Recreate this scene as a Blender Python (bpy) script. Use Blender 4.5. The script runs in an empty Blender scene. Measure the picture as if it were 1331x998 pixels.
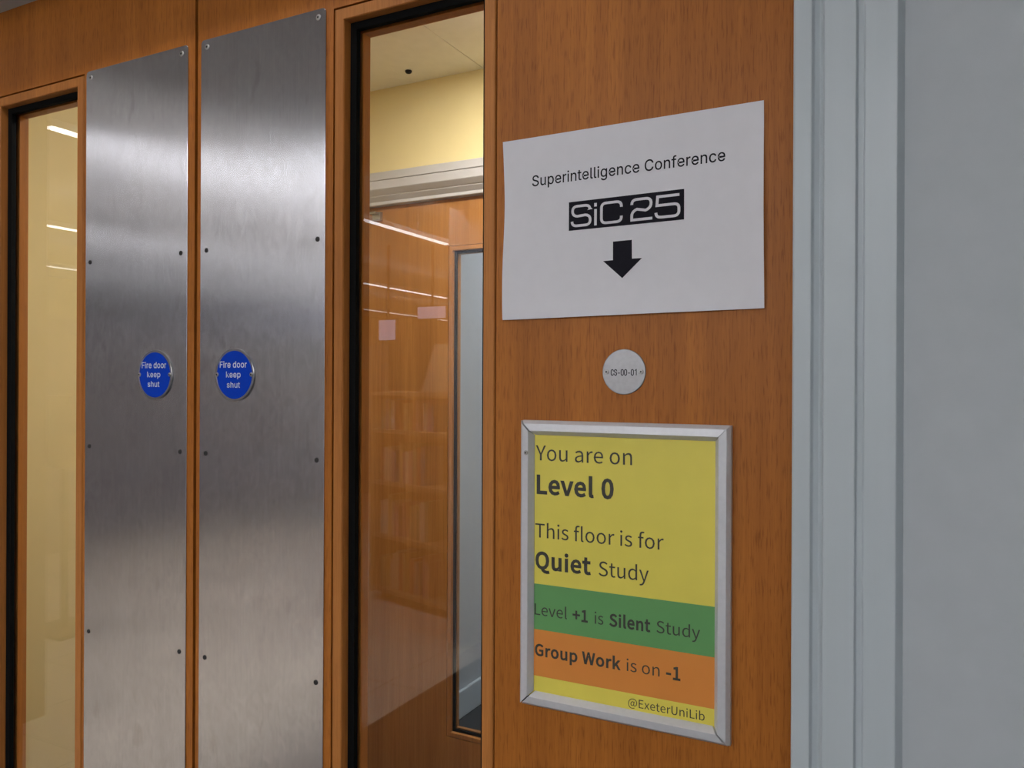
import bpy, bmesh, math, random
from mathutils import Vector, Matrix

C = bpy.context.scene.collection
S = bpy.context.scene
PI = math.pi
random.seed(7)

# ------------------------------------------------------------------ camera, world, exposure
CAMY = -0.8355
cam_d = bpy.data.cameras.new('camera')
cam = bpy.data.objects.new('camera', cam_d)
C.objects.link(cam)
YAW, PITCH, ROLL, F = 0.4774, 0.0002, 0.0042, 1041.76
fw = Vector((-math.sin(YAW) * math.cos(PITCH), math.cos(YAW) * math.cos(PITCH), math.sin(PITCH)))
rt = Vector((math.cos(YAW), math.sin(YAW), 0))
up = rt.cross(fw)
r2 = rt * math.cos(ROLL) + up * math.sin(ROLL)
u2 = -rt * math.sin(ROLL) + up * math.cos(ROLL)
M4 = Matrix((r2, u2, -fw)).transposed().to_4x4()
M4.translation = Vector((0, CAMY, 1.5))
cam.matrix_world = M4
cam_d.sensor_fit = 'HORIZONTAL'
cam_d.sensor_width = 36.0
cam_d.lens = F / 1331.0 * 36.0
cam_d.clip_start = 0.02
S.camera = cam

S.view_settings.view_transform = 'Standard'
S.view_settings.look = 'None'
S.view_settings.gamma = 1.0
S.view_settings.use_curve_mapping = False
S.view_settings.exposure = 0.0

wd = bpy.data.worlds.new('world')
S.world = wd
wd.use_nodes = True
wd.node_tree.nodes['Background'].inputs[0].default_value = (0.8, 0.85, 1.0, 1)
wd.node_tree.nodes['Background'].inputs[1].default_value = 0.05

E_TUBE = 9.0      # long pendant lights of the library
E_UP = 7.0         # their upward side
E_SLOT = 18.0      # slot light in the soffit by the doors
E_SOFFIT_FILL = 24.0       # unseen fill panels added in the low ceiling
E_AISLE_FILL = 48.0      # unseen fill panels added over the library aisle
E_LOBBY = 77.0     # panel light in the lobby behind the doors
E_STAIR = 42.0      # light beyond the far doors


# ------------------------------------------------------------------ materials
def mat(name):
    m = bpy.data.materials.new(name)
    m.use_nodes = True
    nt = m.node_tree
    return m, nt, nt.nodes['Principled BSDF']


def N(nt, t, **kw):
    n = nt.nodes.new(t)
    for k, v in kw.items():
        setattr(n, k, v)
    return n


def coords(nt, scale):
    tc = N(nt, 'ShaderNodeTexCoord')
    mp = N(nt, 'ShaderNodeMapping')
    mp.inputs['Scale'].default_value = scale
    nt.links.new(tc.outputs['Object'], mp.inputs['Vector'])
    return mp.outputs['Vector']


def noise(nt, scale, s=1.0, detail=3.0, rough=0.5, dist=0.0):
    n = N(nt, 'ShaderNodeTexNoise')
    n.inputs['Scale'].default_value = s
    n.inputs['Detail'].default_value = detail
    n.inputs['Roughness'].default_value = rough
    n.inputs['Distortion'].default_value = dist
    nt.links.new(coords(nt, scale), n.inputs['Vector'])
    return n.outputs['Fac']


def ramp(nt, fac, stops):
    r = N(nt, 'ShaderNodeValToRGB')
    el = r.color_ramp.elements
    while len(el) > 1:
        el.remove(el[0])
    el[0].position, el[0].color = stops[0][0], (*stops[0][1], 1)
    for p, c in stops[1:]:
        e = el.new(p)
        e.color = (*c, 1)
    nt.links.new(fac, r.inputs['Fac'])
    return r.outputs['Color']


def mix(nt, a, b, fac, mode='MIX'):
    n = N(nt, 'ShaderNodeMix', data_type='RGBA', blend_type=mode)
    if hasattr(fac, 'type'):
        nt.links.new(fac, n.inputs[0])
    else:
        n.inputs[0].default_value = fac
    for k, v in ((6, a), (7, b)):
        if hasattr(v, 'type'):
            nt.links.new(v, n.inputs[k])
        else:
            n.inputs[k].default_value = (*v, 1)
    return n.outputs[2]


def bump(nt, b, h, strength, dist=0.001):
    n = N(nt, 'ShaderNodeBump')
    n.inputs['Strength'].default_value = strength
    n.inputs['Distance'].default_value = dist
    nt.links.new(h, n.inputs['Height'])
    nt.links.new(n.outputs['Normal'], b.inputs['Normal'])


def m_paint(name, col, rough=0.5, spec=0.4, grain=0.06, brush=(60, 60, 60), bs=0.08):
    m, nt, b = mat(name)
    n = noise(nt, brush, 1.0, 4)
    lo = tuple(c * (1 - grain) for c in col)
    hi = tuple(min(1, c * (1 + grain)) for c in col)
    nt.links.new(ramp(nt, n, [(0.3, lo), (0.7, hi)]), b.inputs['Base Color'])
    b.inputs['Roughness'].default_value = rough
    b.inputs['Specular IOR Level'].default_value = spec
    bump(nt, b, n, bs, 0.0006)
    return m


def m_wood(name, col, tick=0.5, rough=0.45, spec=0.25, var=0.14):
    """straight vertical grain with short dark pores"""
    m, nt, b = mat(name)
    broad = noise(nt, (16, 16, 0.9), 1.0, 4, 0.55, 0.4)
    fine = noise(nt, (420, 420, 5), 1.0, 3, 0.6)
    pores = noise(nt, (620, 620, 42), 1.0, 2, 0.5)
    fl = noise(nt, (130, 130, 3), 1.0, 2, 0.5)
    lo = (col[0] * (1 - var), col[1] * (1 - 1.25 * var), col[2] * (1 - 1.5 * var))
    hi = (col[0] * (1 + var), col[1] * (1 + 1.1 * var), col[2] * (1 + 1.1 * var))
    c = ramp(nt, broad, [(0.3, lo), (0.7, hi)])
    c = mix(nt, c, ramp(nt, fine, [(0.3, (0.78, 0.74, 0.70)), (0.65, (1.04, 1.04, 1.04))]), 0.55, 'MULTIPLY')
    c = mix(nt, c, ramp(nt, fl, [(0.35, (0.86, 0.83, 0.8)), (0.6, (1.03, 1.03, 1.03))]), 0.6, 'MULTIPLY')
    c = mix(nt, c, ramp(nt, pores, [(0.34, (0.62, 0.56, 0.50)), (0.47, (1, 1, 1))]), tick, 'MULTIPLY')
    nt.links.new(c, b.inputs['Base Color'])
    b.inputs['Roughness'].default_value = rough
    b.inputs['Specular IOR Level'].default_value = spec
    bump(nt, b, fine, 0.10, 0.0004)
    return m


def m_plain(name, col, rough=0.5, metal=0.0, spec=0.5, var=0.05, s=200):
    m, nt, b = mat(name)
    n = noise(nt, (s, s, s), 1.0, 3)
    nt.links.new(ramp(nt, n, [(0.3, tuple(c * (1 - var) for c in col)), (0.7, tuple(min(1, c * (1 + var)) for c in col))]),
                 b.inputs['Base Color'])
    b.inputs['Roughness'].default_value = rough
    b.inputs['Metallic'].default_value = metal
    b.inputs['Specular IOR Level'].default_value = spec
    return m


def m_emit(name, col, strength):
    m, nt, b = mat(name)
    b.inputs['Base Color'].default_value = (0.8, 0.8, 0.8, 1)
    b.inputs['Emission Color'].default_value = (*col, 1)
    b.inputs['Emission Strength'].default_value = strength
    return m


def m_glass(name, gain=1.0, tint=(0.955, 0.96, 0.955)):
    """clear pane: transmits straight through, mirrors by the angle of view"""
    m, nt, b = mat(name)
    out = nt.nodes['Material Output']
    nt.nodes.remove(b)
    geo = N(nt, 'ShaderNodeNewGeometry')
    dot = N(nt, 'ShaderNodeVectorMath', operation='DOT_PRODUCT')
    nt.links.new(geo.outputs['Incoming'], dot.inputs[0])
    nt.links.new(geo.outputs['Normal'], dot.inputs[1])
    ab = N(nt, 'ShaderNodeMath', operation='ABSOLUTE')
    nt.links.new(dot.outputs['Value'], ab.inputs[0])
    one = N(nt, 'ShaderNodeMath', operation='SUBTRACT')
    one.inputs[0].default_value = 1.0
    nt.links.new(ab.outputs[0], one.inputs[1])
    pw = N(nt, 'ShaderNodeMath', operation='POWER')
    nt.links.new(one.outputs[0], pw.inputs[0])
    pw.inputs[1].default_value = 5.0
    ma = N(nt, 'ShaderNodeMath', operation='MULTIPLY_ADD')
    nt.links.new(pw.outputs[0], ma.inputs[0])
    ma.inputs[1].default_value = 0.96 * gain
    ma.inputs[2].default_value = 0.042 * gain
    tr = N(nt, 'ShaderNodeBsdfTransparent')
    tr.inputs[0].default_value = (*tint, 1)
    gl = N(nt, 'ShaderNodeBsdfGlossy')
    gl.inputs['Roughness'].default_value = 0.0
    mx = N(nt, 'ShaderNodeMixShader')
    nt.links.new(ma.outputs[0], mx.inputs[0])
    nt.links.new(tr.outputs[0], mx.inputs[1])
    nt.links.new(gl.outputs[0], mx.inputs[2])
    nt.links.new(mx.outputs[0], out.inputs['Surface'])
    return m


def m_brushed(name):
    """stainless steel, brushed along its height, with handling smears"""
    m, nt, b = mat(name)
    grain = noise(nt, (900, 900, 14), 1.0, 3, 0.6)
    smear = noise(nt, (9, 9, 7), 1.0, 5, 0.6, 1.2)
    scr = noise(nt, (55, 55, 30), 1.0, 4, 0.7, 2.0)
    c = ramp(nt, grain, [(0.3, (0.59, 0.59, 0.62)), (0.7, (0.65, 0.65, 0.68))])
    c = mix(nt, c, ramp(nt, smear, [(0.35, (0.90, 0.89, 0.89)), (0.6, (1, 1, 1))]), 0.6, 'MULTIPLY')
    mott = noise(nt, (120, 120, 70), 1.0, 4, 0.65)
    c = mix(nt, c, ramp(nt, mott, [(0.35, (0.94, 0.94, 0.94)), (0.65, (1.03, 1.03, 1.03))]), 0.7, 'MULTIPLY')
    drip = noise(nt, (30, 30, 17), 1.0, 3, 0.5, 0.8)
    c = mix(nt, c, ramp(nt, drip, [(0.28, (0.78, 0.76, 0.75)), (0.36, (1, 1, 1))]), 0.4, 'MULTIPLY')
    nt.links.new(c, b.inputs['Base Color'])
    b.inputs['Metallic'].default_value = 1.0
    r = N(nt, 'ShaderNodeMapRange')
    nt.links.new(scr, r.inputs[0])
    r.inputs[1].default_value = 0.3
    r.inputs[2].default_value = 0.7
    r.inputs[3].default_value = 0.18
    r.inputs[4].default_value = 0.24
    nt.links.new(r.outputs[0], b.inputs['Roughness'])
    b.inputs['Anisotropic'].default_value = 1.0
    tg = N(nt, 'ShaderNodeTangent', direction_type='RADIAL', axis='Z')
    cv = N(nt, 'ShaderNodeCombineXYZ')
    cv.inputs[0].default_value = 1.0
    nt.links.new(cv.outputs[0], b.inputs['Tangent'])
    bump(nt, b, grain, 0.02, 0.0002)
    nt.nodes.remove(tg)
    return m


WOOD = m_wood('oak_veneer', (0.43, 0.145, 0.021), tick=0.7)
WOOD_BEAD = m_wood('oak_bead', (0.47, 0.18, 0.043), tick=0.25)
WOOD_FAR = m_wood('oak_far', (0.39, 0.175, 0.052), tick=0.2)
GREY = m_paint('grey_gloss_paint', (0.48, 0.525, 0.55), 0.32, 0.5, 0.015, (90, 90, 3), 0.12)
GREYWALL = m_paint('grey_wall_paint', (0.45, 0.475, 0.495), 0.6, 0.3, 0.02, (40, 40, 40), 0.12)
WHITEFRAME = m_paint('pale_grey_paint', (0.48, 0.465, 0.46), 0.4, 0.4, 0.02)
YELLOW = m_paint('yellow_paint', (0.75, 0.63, 0.325), 0.6, 0.3, 0.015, (20, 20, 20))
CEIL = m_paint('ceiling_paint', (0.80, 0.79, 0.76), 0.8, 0.2, 0.02)
LOBCEIL = m_paint('lobby_ceiling_paint', (0.90, 0.89, 0.86), 0.7, 0.2, 0.03, (25, 25, 25))
DARKWALL = m_paint('brown_wall_paint', (0.16, 0.135, 0.115), 0.7, 0.2, 0.05)
BACKWALL = m_paint('back_wall_paint', (0.78, 0.77, 0.76), 0.7, 0.2, 0.03)
LIBWALL = m_paint('library_wall_paint', (0.36, 0.33, 0.31), 0.7, 0.2, 0.05)
SOFFIT = m_paint('soffit_paint', (0.56, 0.555, 0.55), 0.7, 0.2, 0.02)
CARPET = m_paint('dark_carpet', (0.045, 0.047, 0.05), 0.95, 0.1, 0.5, (300, 300, 300), 0.4)
BLACK = m_plain('black_gasket', (0.005, 0.005, 0.005), 0.8, 0, 0.1)
STEEL = m_brushed('brushed_steel')
SCREW = m_plain('screw_steel', (0.42, 0.41, 0.40), 0.35, 1.0)
SCREWDARK = m_plain('dark_screw', (0.045, 0.043, 0.042), 0.5, 0.6)
RECESS = m_plain('screw_recess', (0.02, 0.02, 0.02), 0.7)
ALU = m_plain('satin_aluminium', (0.64, 0.64, 0.67), 0.42, 0.3, 0.5, 0.03)
DISCSTEEL = m_plain('satin_steel_disc', (0.34, 0.335, 0.345), 0.3, 0.9, 0.5, 0.05)
PAPER = m_plain('white_paper', (0.74, 0.725, 0.76), 0.8, 0, 0.2, 0.012, 60)
INK = m_plain('black_ink', (0.014, 0.013, 0.019), 0.8, 0, 0.12)
INKTEXT = m_plain('grey_black_ink', (0.016, 0.016, 0.02), 0.8, 0, 0.12)
PALEINK = m_plain('unprinted_white', (0.70, 0.68, 0.72), 0.8, 0, 0.2, 0.01)
PY = m_plain('poster_yellow', (0.78, 0.66, 0.105), 0.28, 0, 0.5, 0.02, 30)
PG = m_plain('poster_green', (0.13, 0.34, 0.115), 0.28, 0, 0.5, 0.02, 30)
PO = m_plain('poster_orange', (0.72, 0.26, 0.05), 0.28, 0, 0.5, 0.02, 30)
PINK = m_plain('poster_ink', (0.05, 0.048, 0.04), 0.4, 0, 0.4)
BLUE = m_plain('sign_blue', (0.002, 0.045, 0.46), 0.45, 0, 0.1, 0.03)
SIGNWHITE = m_plain('sign_white', (0.62, 0.66, 0.74), 0.4)
GLASS = m_glass('door_glass', 1.2)


# ------------------------------------------------------------------ mesh helpers
class MB:
    def __init__(self):
        self.bm = bmesh.new()

    def box(self, x0, x1, y0, y1, z0, z1):
        v = [self.bm.verts.new(p) for p in ((x0, y0, z0), (x1, y0, z0), (x1, y1, z0), (x0, y1, z0),
                                            (x0, y0, z1), (x1, y0, z1), (x1, y1, z1), (x0, y1, z1))]
        for f in ((0, 3, 2, 1), (4, 5, 6, 7), (0, 1, 5, 4), (1, 2, 6, 5), (2, 3, 7, 6), (3, 0, 4, 7)):
            self.bm.faces.new([v[i] for i in f])
        return self

    def ring(self, x0, x1, z0, z1, prof):
        """rectangular mitred ring; prof = closed list of (inset, y)"""
        loops = []
        for o, y in prof:
            loops.append([self.bm.verts.new(p) for p in ((x0 + o, y, z0 + o), (x1 - o, y, z0 + o), (x1 - o, y, z1 - o), (x0 + o, y, z1 - o))])
        n = len(loops)
        for i in range(n):
            a, b = loops[i], loops[(i + 1) % n]
            for k in range(4):
                self.bm.faces.new((a[k], a[(k + 1) % 4], b[(k + 1) % 4], b[k]))
        return self

    def portal(self, x0, x1, zt, prof, zb=0.0):
        """door-frame shape: two jambs and a head; prof = closed list of (outset, y)"""
        loops = []
        for o, y in prof:
            loops.append([self.bm.verts.new(p) for p in ((x0 - o, y, zb), (x0 - o, y, zt + o), (x1 + o, y, zt + o), (x1 + o, y, zb))])
        n = len(loops)
        for i in range(n):
            a, b = loops[i], loops[(i + 1) % n]
            for k in range(3):
                self.bm.faces.new((a[k], a[k + 1], b[k + 1], b[k]))
        self.bm.faces.new([l[0] for l in loops])
        self.bm.faces.new([l[3] for l in loops][::-1])
        return self

    def prism(self, pts, y0, y1):
        """outline (x,z) counter-clockwise, extruded from y0 to y1"""
        a = [self.bm.verts.new((x, y0, z)) for x, z in pts]
        b = [self.bm.verts.new((x, y1, z)) for x, z in pts]
        n = len(pts)
        self.bm.faces.new(a)
        self.bm.faces.new(b[::-1])
        for i in range(n):
            self.bm.faces.new((a[(i + 1) % n], a[i], b[i], b[(i + 1) % n]))
        return self

    def lathe(self, cx, cz, prof, n=64):
        """prof = list of (radius, y); first and last get capped when radius is 0"""
        rows = []
        for r, y in prof:
            if r == 0:
                rows.append([self.bm.verts.new((cx, y, cz))])
            else:
                rows.append([self.bm.verts.new((cx + r * math.cos(2 * PI * k / n), y, cz + r * math.sin(2 * PI * k / n))) for k in range(n)])
        for a, b in zip(rows, rows[1:]):
            for k in range(n):
                k2 = (k + 1) % n
                if len(a) == 1:
                    self.bm.faces.new((a[0], b[k], b[k2]))
                elif len(b) == 1:
                    self.bm.faces.new((a[k], a[k2], b[0]))
                else:
                    self.bm.faces.new((a[k], a[k2], b[k2], b[k]))
        return self

    def build(self, name, m, parent=None, bevel=0.0, seg=2, smooth=False, off=(0, 0, 0)):
        bmesh.ops.recalc_face_normals(self.bm, faces=self.bm.faces)
        if off != (0, 0, 0):
            bmesh.ops.translate(self.bm, verts=self.bm.verts, vec=[-c for c in off])
        me = bpy.data.meshes.new(name)
        self.bm.to_mesh(me)
        self.bm.free()
        if smooth:
            for p in me.polygons:
                p.use_smooth = True
        o = bpy.data.objects.new(name, me)
        C.objects.link(o)
        o.data.materials.append(m)
        o.location = off
        if parent:
            o.parent = parent
            o.location = Vector(off) - Vector(parent.get('_loc', (0, 0, 0)))
        if bevel:
            md = o.modifiers.new('bevel', 'BEVEL')
            md.width = bevel
            md.segments = seg
            md.limit_method = 'ANGLE'
        return o


def thing(name, loc, label, cat, group=None, kind=None):
    o = bpy.data.objects.new(name, None)
    C.objects.link(o)
    o.empty_display_size = 0.05
    o.location = loc
    o['_loc'] = loc
    tag(o, label, cat, group, kind)
    return o


def tag(o, label=None, cat=None, group=None, kind=None):
    if label:
        o['label'] = label
    if cat:
        o['category'] = cat
    if group:
        o['group'] = group
    if kind:
        o['kind'] = kind
    return o


def struct(o, label=None):
    o['kind'] = 'structure'
    if label:
        o['label'] = label
    return o


# letter outlines as plain polygons: A a grotesque, B a narrower humanist; name -> (advance, rings)
GLYPH = {
    'A': {
        ' ': (188, ''),
        'C': (510, '267,-7 205,1 150,25 104,63 70,115 48,179 40,254 48,329 70,393 104,445 150,484 205,508 267,516 340,504 373,490 402,471 427,447 448,418 463,385 473,348 408,348 389,395 357,428 315,449 267,456 223,450 184,432 150,403 125,364 109,314 103,254 109,194 125,145 151,105 184,76 223,59 267,53 315,60 357,81 389,114 408,160 473,160 463,124 448,91 428,62 402,38 373,19 341,5 305,-4'),
        'F': (410, '60,0 60,509 369,509 369,452 125,452 125,278 346,278 346,221 125,221 125,0'),
        'H': (517, '60,0 60,509 125,509 125,289 392,289 392,509 457,509 457,0 392,0 392,232 125,232 125,0'),
        'S': (447, '224,-9 172,-4 128,9 91,31 64,60 46,96 38,137 104,137 110,110 123,88 142,71 166,59 224,49 257,52 286,60 311,74 329,92 341,114 346,139 342,161 332,179 296,205 245,222 184,239 128,260 86,289 60,326 52,372 58,413 75,448 102,476 138,498 180,511 227,516 275,511 316,498 351,476 377,449 394,415 401,378 337,378 326,412 302,437 267,453 225,459 194,456 167,448 145,435 129,418 118,398 115,376 119,352 131,334 169,308 212,293 264,279 312,264 359,238 395,198 405,171 408,139 403,99 386,64 360,34 323,11 278,-4'),
        'c': (396, '207,-8 159,-2 117,16 82,46 56,85 40,133 34,187 40,243 56,291 82,330 117,360 159,378 207,384 260,377 305,356 340,322 362,277 303,262 290,289 270,311 242,325 207,330 173,325 145,310 124,287 108,258 99,224 96,187 99,151 108,117 124,89 145,66 173,51 207,46 243,52 271,66 292,89 304,117 363,102 341,56 306,21 261,-1'),
        'd': (424, '195,-8 151,-2 111,16 79,45 55,84 39,133 34,189 39,245 55,293 79,332 112,361 151,378 196,384 228,381 253,373 287,346 306,319 311,319 311,509 372,509 372,0 313,0 313,59 307,59 287,31 252,4 227,-5|205,47 236,51 263,65 284,86 299,115 309,150 312,189 309,229 300,263 284,291 263,312 237,325 205,330 172,325 145,311 124,290 108,261 99,227 96,189 99,151 109,117 124,88 145,66 172,51'),
        'e': (404, '212,-8 161,-2 117,16 82,46 56,85 40,132 34,187 39,242 55,290 81,329 115,359 157,378 205,384 266,374 294,361 319,341 341,315 357,282 368,242 371,194 371,169 75,169 75,221 338,221 310,202 307,237 298,269 283,294 263,314 237,326 205,330 173,326 146,313 125,294 109,270 99,241 96,211 96,178 100,139 110,106 128,80 151,61 179,50 212,46 254,53 285,73 306,105 365,91 353,63 335,39 311,19 283,4 249,-5'),
        'f': (254, '228,379 228,327 6,327 6,379|81,0 81,432 84,461 96,486 113,505 135,519 187,530 222,527 243,521 227,468 215,472 195,474 171,470 154,460 145,443 142,419 142,0'),
        'g': (425, '207,-151 168,-148 134,-140 82,-110 51,-69 101,-41 122,-66 154,-88 207,-97 249,-92 282,-75 304,-47 311,-6 311,68 306,68 287,41 252,16 227,8 195,5 152,10 113,27 80,53 55,90 39,136 34,191 39,246 55,293 80,332 112,361 152,378 196,384 228,382 253,373 288,346 308,319 313,319 313,379 372,379 372,-9 367,-54 350,-90 324,-117 291,-136 251,-147|205,59 237,63 264,75 285,95 300,121 309,154 312,193 309,231 300,264 285,291 264,312 237,325 205,330 172,325 145,312 124,290 109,262 99,229 96,193 99,155 109,123 124,96 145,76 172,63'),
        'h': (410, '114,227 114,0 53,0 53,509 114,509 114,287 102,287 124,332 152,362 187,379 227,384 264,380 295,369 321,349 341,321 353,285 357,240 357,0 296,0 296,235 290,275 273,304 246,323 210,329 184,326 161,317 141,303 126,283 117,257'),
        'i': (167, '53,0 53,379 114,379 114,0|84,443 67,446 54,455 44,468 41,483 44,499 54,512 67,521 84,524 100,521 114,512 123,499 126,483 123,468 114,455 100,446'),
        'k': (381, '110,137 110,212 121,212 284,379 360,379 184,199 177,199|53,0 53,509 114,509 114,0|294,0 148,186 191,229 372,0'),
        'l': (189, '139,-2 101,3 74,20 58,47 53,84 53,509 114,509 114,99 120,62 130,54 146,52 160,53 170,54 181,3 162,-1'),
        'n': (410, '114,227 114,0 53,0 53,379 112,379 112,287 102,287 124,332 152,362 187,379 227,384 264,380 295,369 321,349 341,321 353,285 357,240 357,0 296,0 296,235 290,275 273,304 246,323 210,329 184,326 161,317 141,303 126,283 117,257'),
        'o': (415, '207,-8 159,-2 117,16 82,46 56,85 40,133 34,187 40,243 56,291 82,330 117,360 159,378 207,384 256,378 299,360 333,330 359,291 376,243 381,187 376,133 359,85 333,46 299,16 256,-2|207,46 242,51 270,66 292,89 307,117 316,151 319,187 316,224 307,258 292,287 270,310 242,325 207,330 173,325 145,310 124,287 108,258 99,224 96,187 99,151 108,117 124,89 145,66 173,51'),
        'p': (424, '53,-143 53,379 112,379 112,319 118,319 137,346 171,373 197,381 229,384 274,378 313,361 345,332 370,293 385,245 390,189 385,133 370,84 346,45 313,16 274,-2 229,-8 198,-5 173,4 138,31 118,59 114,59 114,-143|220,47 253,51 279,66 301,88 316,117 325,151 328,189 325,227 316,261 301,290 280,311 253,325 220,330 188,325 161,312 140,291 125,263 116,229 113,189 116,150 125,115 140,86 162,65 188,51'),
        'r': (259, '53,0 53,379 112,379 112,321 115,321 130,347 152,367 181,380 213,385 229,384 243,384 243,322 230,324 207,326 182,323 159,315 140,301 126,284 117,262 114,237 114,0'),
        's': (365, '182,-8 145,-5 112,3 84,18 62,38 45,63 36,94 94,107 105,79 124,60 150,49 181,45 217,50 244,62 262,81 268,103 265,121 254,136 237,147 212,155 149,170 104,186 72,208 53,237 47,274 51,305 65,332 87,354 115,370 149,381 187,384 223,381 254,372 279,358 299,339 324,290 268,277 258,298 243,316 219,328 187,333 156,329 131,317 114,299 109,277 112,258 124,243 172,223 229,209 275,194 306,171 325,142 331,107 326,75 312,47 290,24 260,6 223,-5'),
        't': (227, '204,379 204,327 6,327 6,379|65,471 126,471 126,98 128,76 136,61 150,53 170,50 185,51 202,54 213,2 192,-3 168,-4 125,2 92,21 72,52 65,93'),
        'u': (410, '182,-5 146,-1 115,11 89,31 69,59 57,95 53,139 53,379 114,379 114,144 119,105 137,75 164,56 200,50 226,53 249,62 268,77 283,97 293,122 296,153 296,379 357,379 357,0 298,0 298,92 307,92 286,47 257,17 222,0'),
    },
    'B': {
        ' ': (196, ''),
        '+': (486, '211,102 275,102 275,293 453,293 453,353 275,353 275,544 211,544 211,353 33,353 33,293 211,293'),
        '-': (304, '40,214 264,214 264,276 40,276'),
        '0': (486, '243,-11 349,26 418,137 443,323 418,507 349,617 243,653 137,617 68,507 44,323 68,137 137,26|243,53 179,81 136,169 121,323 136,475 179,562 243,590 307,562 350,475 366,323 350,169 307,81'),
        '1': (486, '77,0 429,0 429,67 300,67 300,642 239,642 106,596 106,545 221,545 221,67 77,67'),
        '@': (828, '393,-151 491,-139 579,-102 558,-54 485,-86 399,-98 305,-85 225,-48 162,14 122,97 108,201 127,328 178,433 255,512 348,561 451,579 547,565 623,528 678,470 711,394 722,305 702,196 652,127 590,102 548,115 530,153 537,218 575,413 523,413 511,373 509,373 476,409 432,421 332,385 266,299 242,194 258,119 300,71 361,55 425,75 480,123 482,123 515,67 583,48 673,78 747,165 778,308 764,416 722,505 655,573 566,617 458,632 331,612 219,555 130,464 71,344 49,199 66,75 115,-23 190,-94 284,-137|376,110 327,131 307,199 323,275 365,338 432,365 466,356 495,324 467,169 419,124'),
        'E': (516, '88,0 467,0 467,69 169,69 169,303 412,303 412,372 169,372 169,573 458,573 458,642 88,642'),
        'G': (603, '341,-11 456,10 538,63 538,333 327,333 327,265 464,265 464,97 414,69 348,60 232,92 159,183 134,323 161,461 235,551 348,582 428,564 486,522 530,574 457,628 345,653 249,638 168,596 105,527 65,435 51,320 65,206 104,114 166,45 246,3'),
        'H': (637, '88,0 169,0 169,303 468,303 468,0 550,0 550,642 468,642 468,373 169,373 169,642 88,642'),
        'L': (475, '88,0 450,0 450,69 169,69 169,642 88,642'),
        'Q': (650, '325,56 224,89 158,181 134,323 158,461 224,551 325,582 426,551 492,461 516,323 492,181 426,89|521,-161 613,-146 597,-84 530,-94 436,-72 372,-8 491,47 570,160 599,323 586,436 549,528 491,596 415,638 325,653 234,638 159,596 101,528 64,436 51,323 80,158 162,44 285,-9 336,-87 415,-141'),
        'S': (522, '266,-11 382,13 457,78 484,171 466,250 419,305 352,342 261,382 189,420 154,489 187,557 274,582 355,566 420,523 462,574 380,631 274,653 170,631 98,571 72,483 92,405 142,352 202,319 294,278 371,236 402,164 386,109 340,73 267,60 171,81 90,139 42,83 141,14'),
        'T': (524, '221,0 303,0 303,573 497,573 497,642 27,642 27,573 221,573'),
        'U': (631, '316,-11 390,-2 453,26 503,78 535,157 546,264 546,642 468,642 468,263 448,141 393,78 316,60 240,78 186,141 166,263 166,642 86,642 86,264 97,157 129,78 178,26 242,-2'),
        'W': (769, '158,0 255,0 350,387 383,533 386,533 418,387 515,0 613,0 745,642 668,642 599,292 564,84 558,84 513,292 424,642 349,642 261,292 215,84 212,84 173,292 106,642 23,642'),
        'Y': (465, '192,0 272,0 272,249 466,642 382,642 299,460 235,320 231,320 168,460 85,642 -1,642 192,249'),
        'a': (493, '190,-11 274,9 348,57 350,57 357,0 423,0 423,292 406,395 353,463 258,488 152,467 72,425 102,370 167,405 245,421 305,404 335,359 343,301 178,268 82,210 52,123 70,50 119,5|213,53 153,71 129,129 149,183 216,222 343,248 343,116 278,69'),
        'b': (541, '290,-11 392,19 467,106 496,245 475,373 411,457 307,488 229,468 158,421 161,506 161,697 81,697 81,0 144,0 151,49 155,49 221,5|277,56 222,67 161,105 161,355 226,404 287,420 360,398 401,337 413,244 395,143 347,79'),
        'd': (543, '242,-11 322,9 387,56 390,56 397,0 462,0 462,697 382,697 382,514 386,432 324,473 252,488 151,457 76,371 46,237 71,102 139,18|260,56 189,78 144,140 129,238 147,334 197,397 266,420 324,409 382,370 382,121 322,72'),
        'e': (485, '273,-11 360,3 429,37 401,90 345,62 282,53 202,73 147,131 124,219 445,219 448,264 426,383 362,460 258,488 155,457 77,371 46,237 76,103 158,18|123,276 148,356 197,406 260,424 324,407 364,357 378,276'),
        'f': (284, '29,411 94,411 94,0 173,0 173,411 274,411 274,475 173,475 173,551 190,620 241,644 294,631 312,693 232,708 154,689 109,635 94,551 94,475 29,471'),
        'h': (531, '81,0 161,0 161,345 225,399 291,418 342,404 371,363 381,291 381,0 460,0 460,301 445,403 397,466 315,488 228,464 158,408 161,506 161,697 81,697'),
        'i': (241, '81,0 161,0 161,475 81,475|121,573 159,588 174,627 159,664 121,678 83,664 68,627 83,588'),
        'k': (483, '81,0 159,0 159,125 249,229 388,0 474,0 295,284 453,475 364,475 163,225 159,225 159,697 81,697'),
        'l': (249, '165,-11 211,-4 200,57 183,55 167,63 161,89 161,697 81,697 81,95 100,16'),
        'n': (534, '81,0 161,0 161,345 225,399 291,418 342,404 371,363 381,291 381,0 460,0 460,301 445,403 397,466 315,488 228,464 156,406 154,406 146,475 81,475'),
        'o': (530, '265,-11 374,18 454,103 485,237 454,373 374,458 265,488 157,458 77,373 46,237 77,103 157,18|265,55 193,78 145,141 128,237 145,333 193,397 265,420 338,397 386,333 404,237 386,141 338,78'),
        'p': (543, '81,-200 161,-200 161,-39 158,44 224,3 290,-11 392,19 467,106 496,245 475,373 411,457 307,488 227,467 156,420 154,420 146,475 81,475|277,56 223,67 161,105 161,355 226,404 287,420 360,398 401,337 413,244 395,143 347,79'),
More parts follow.
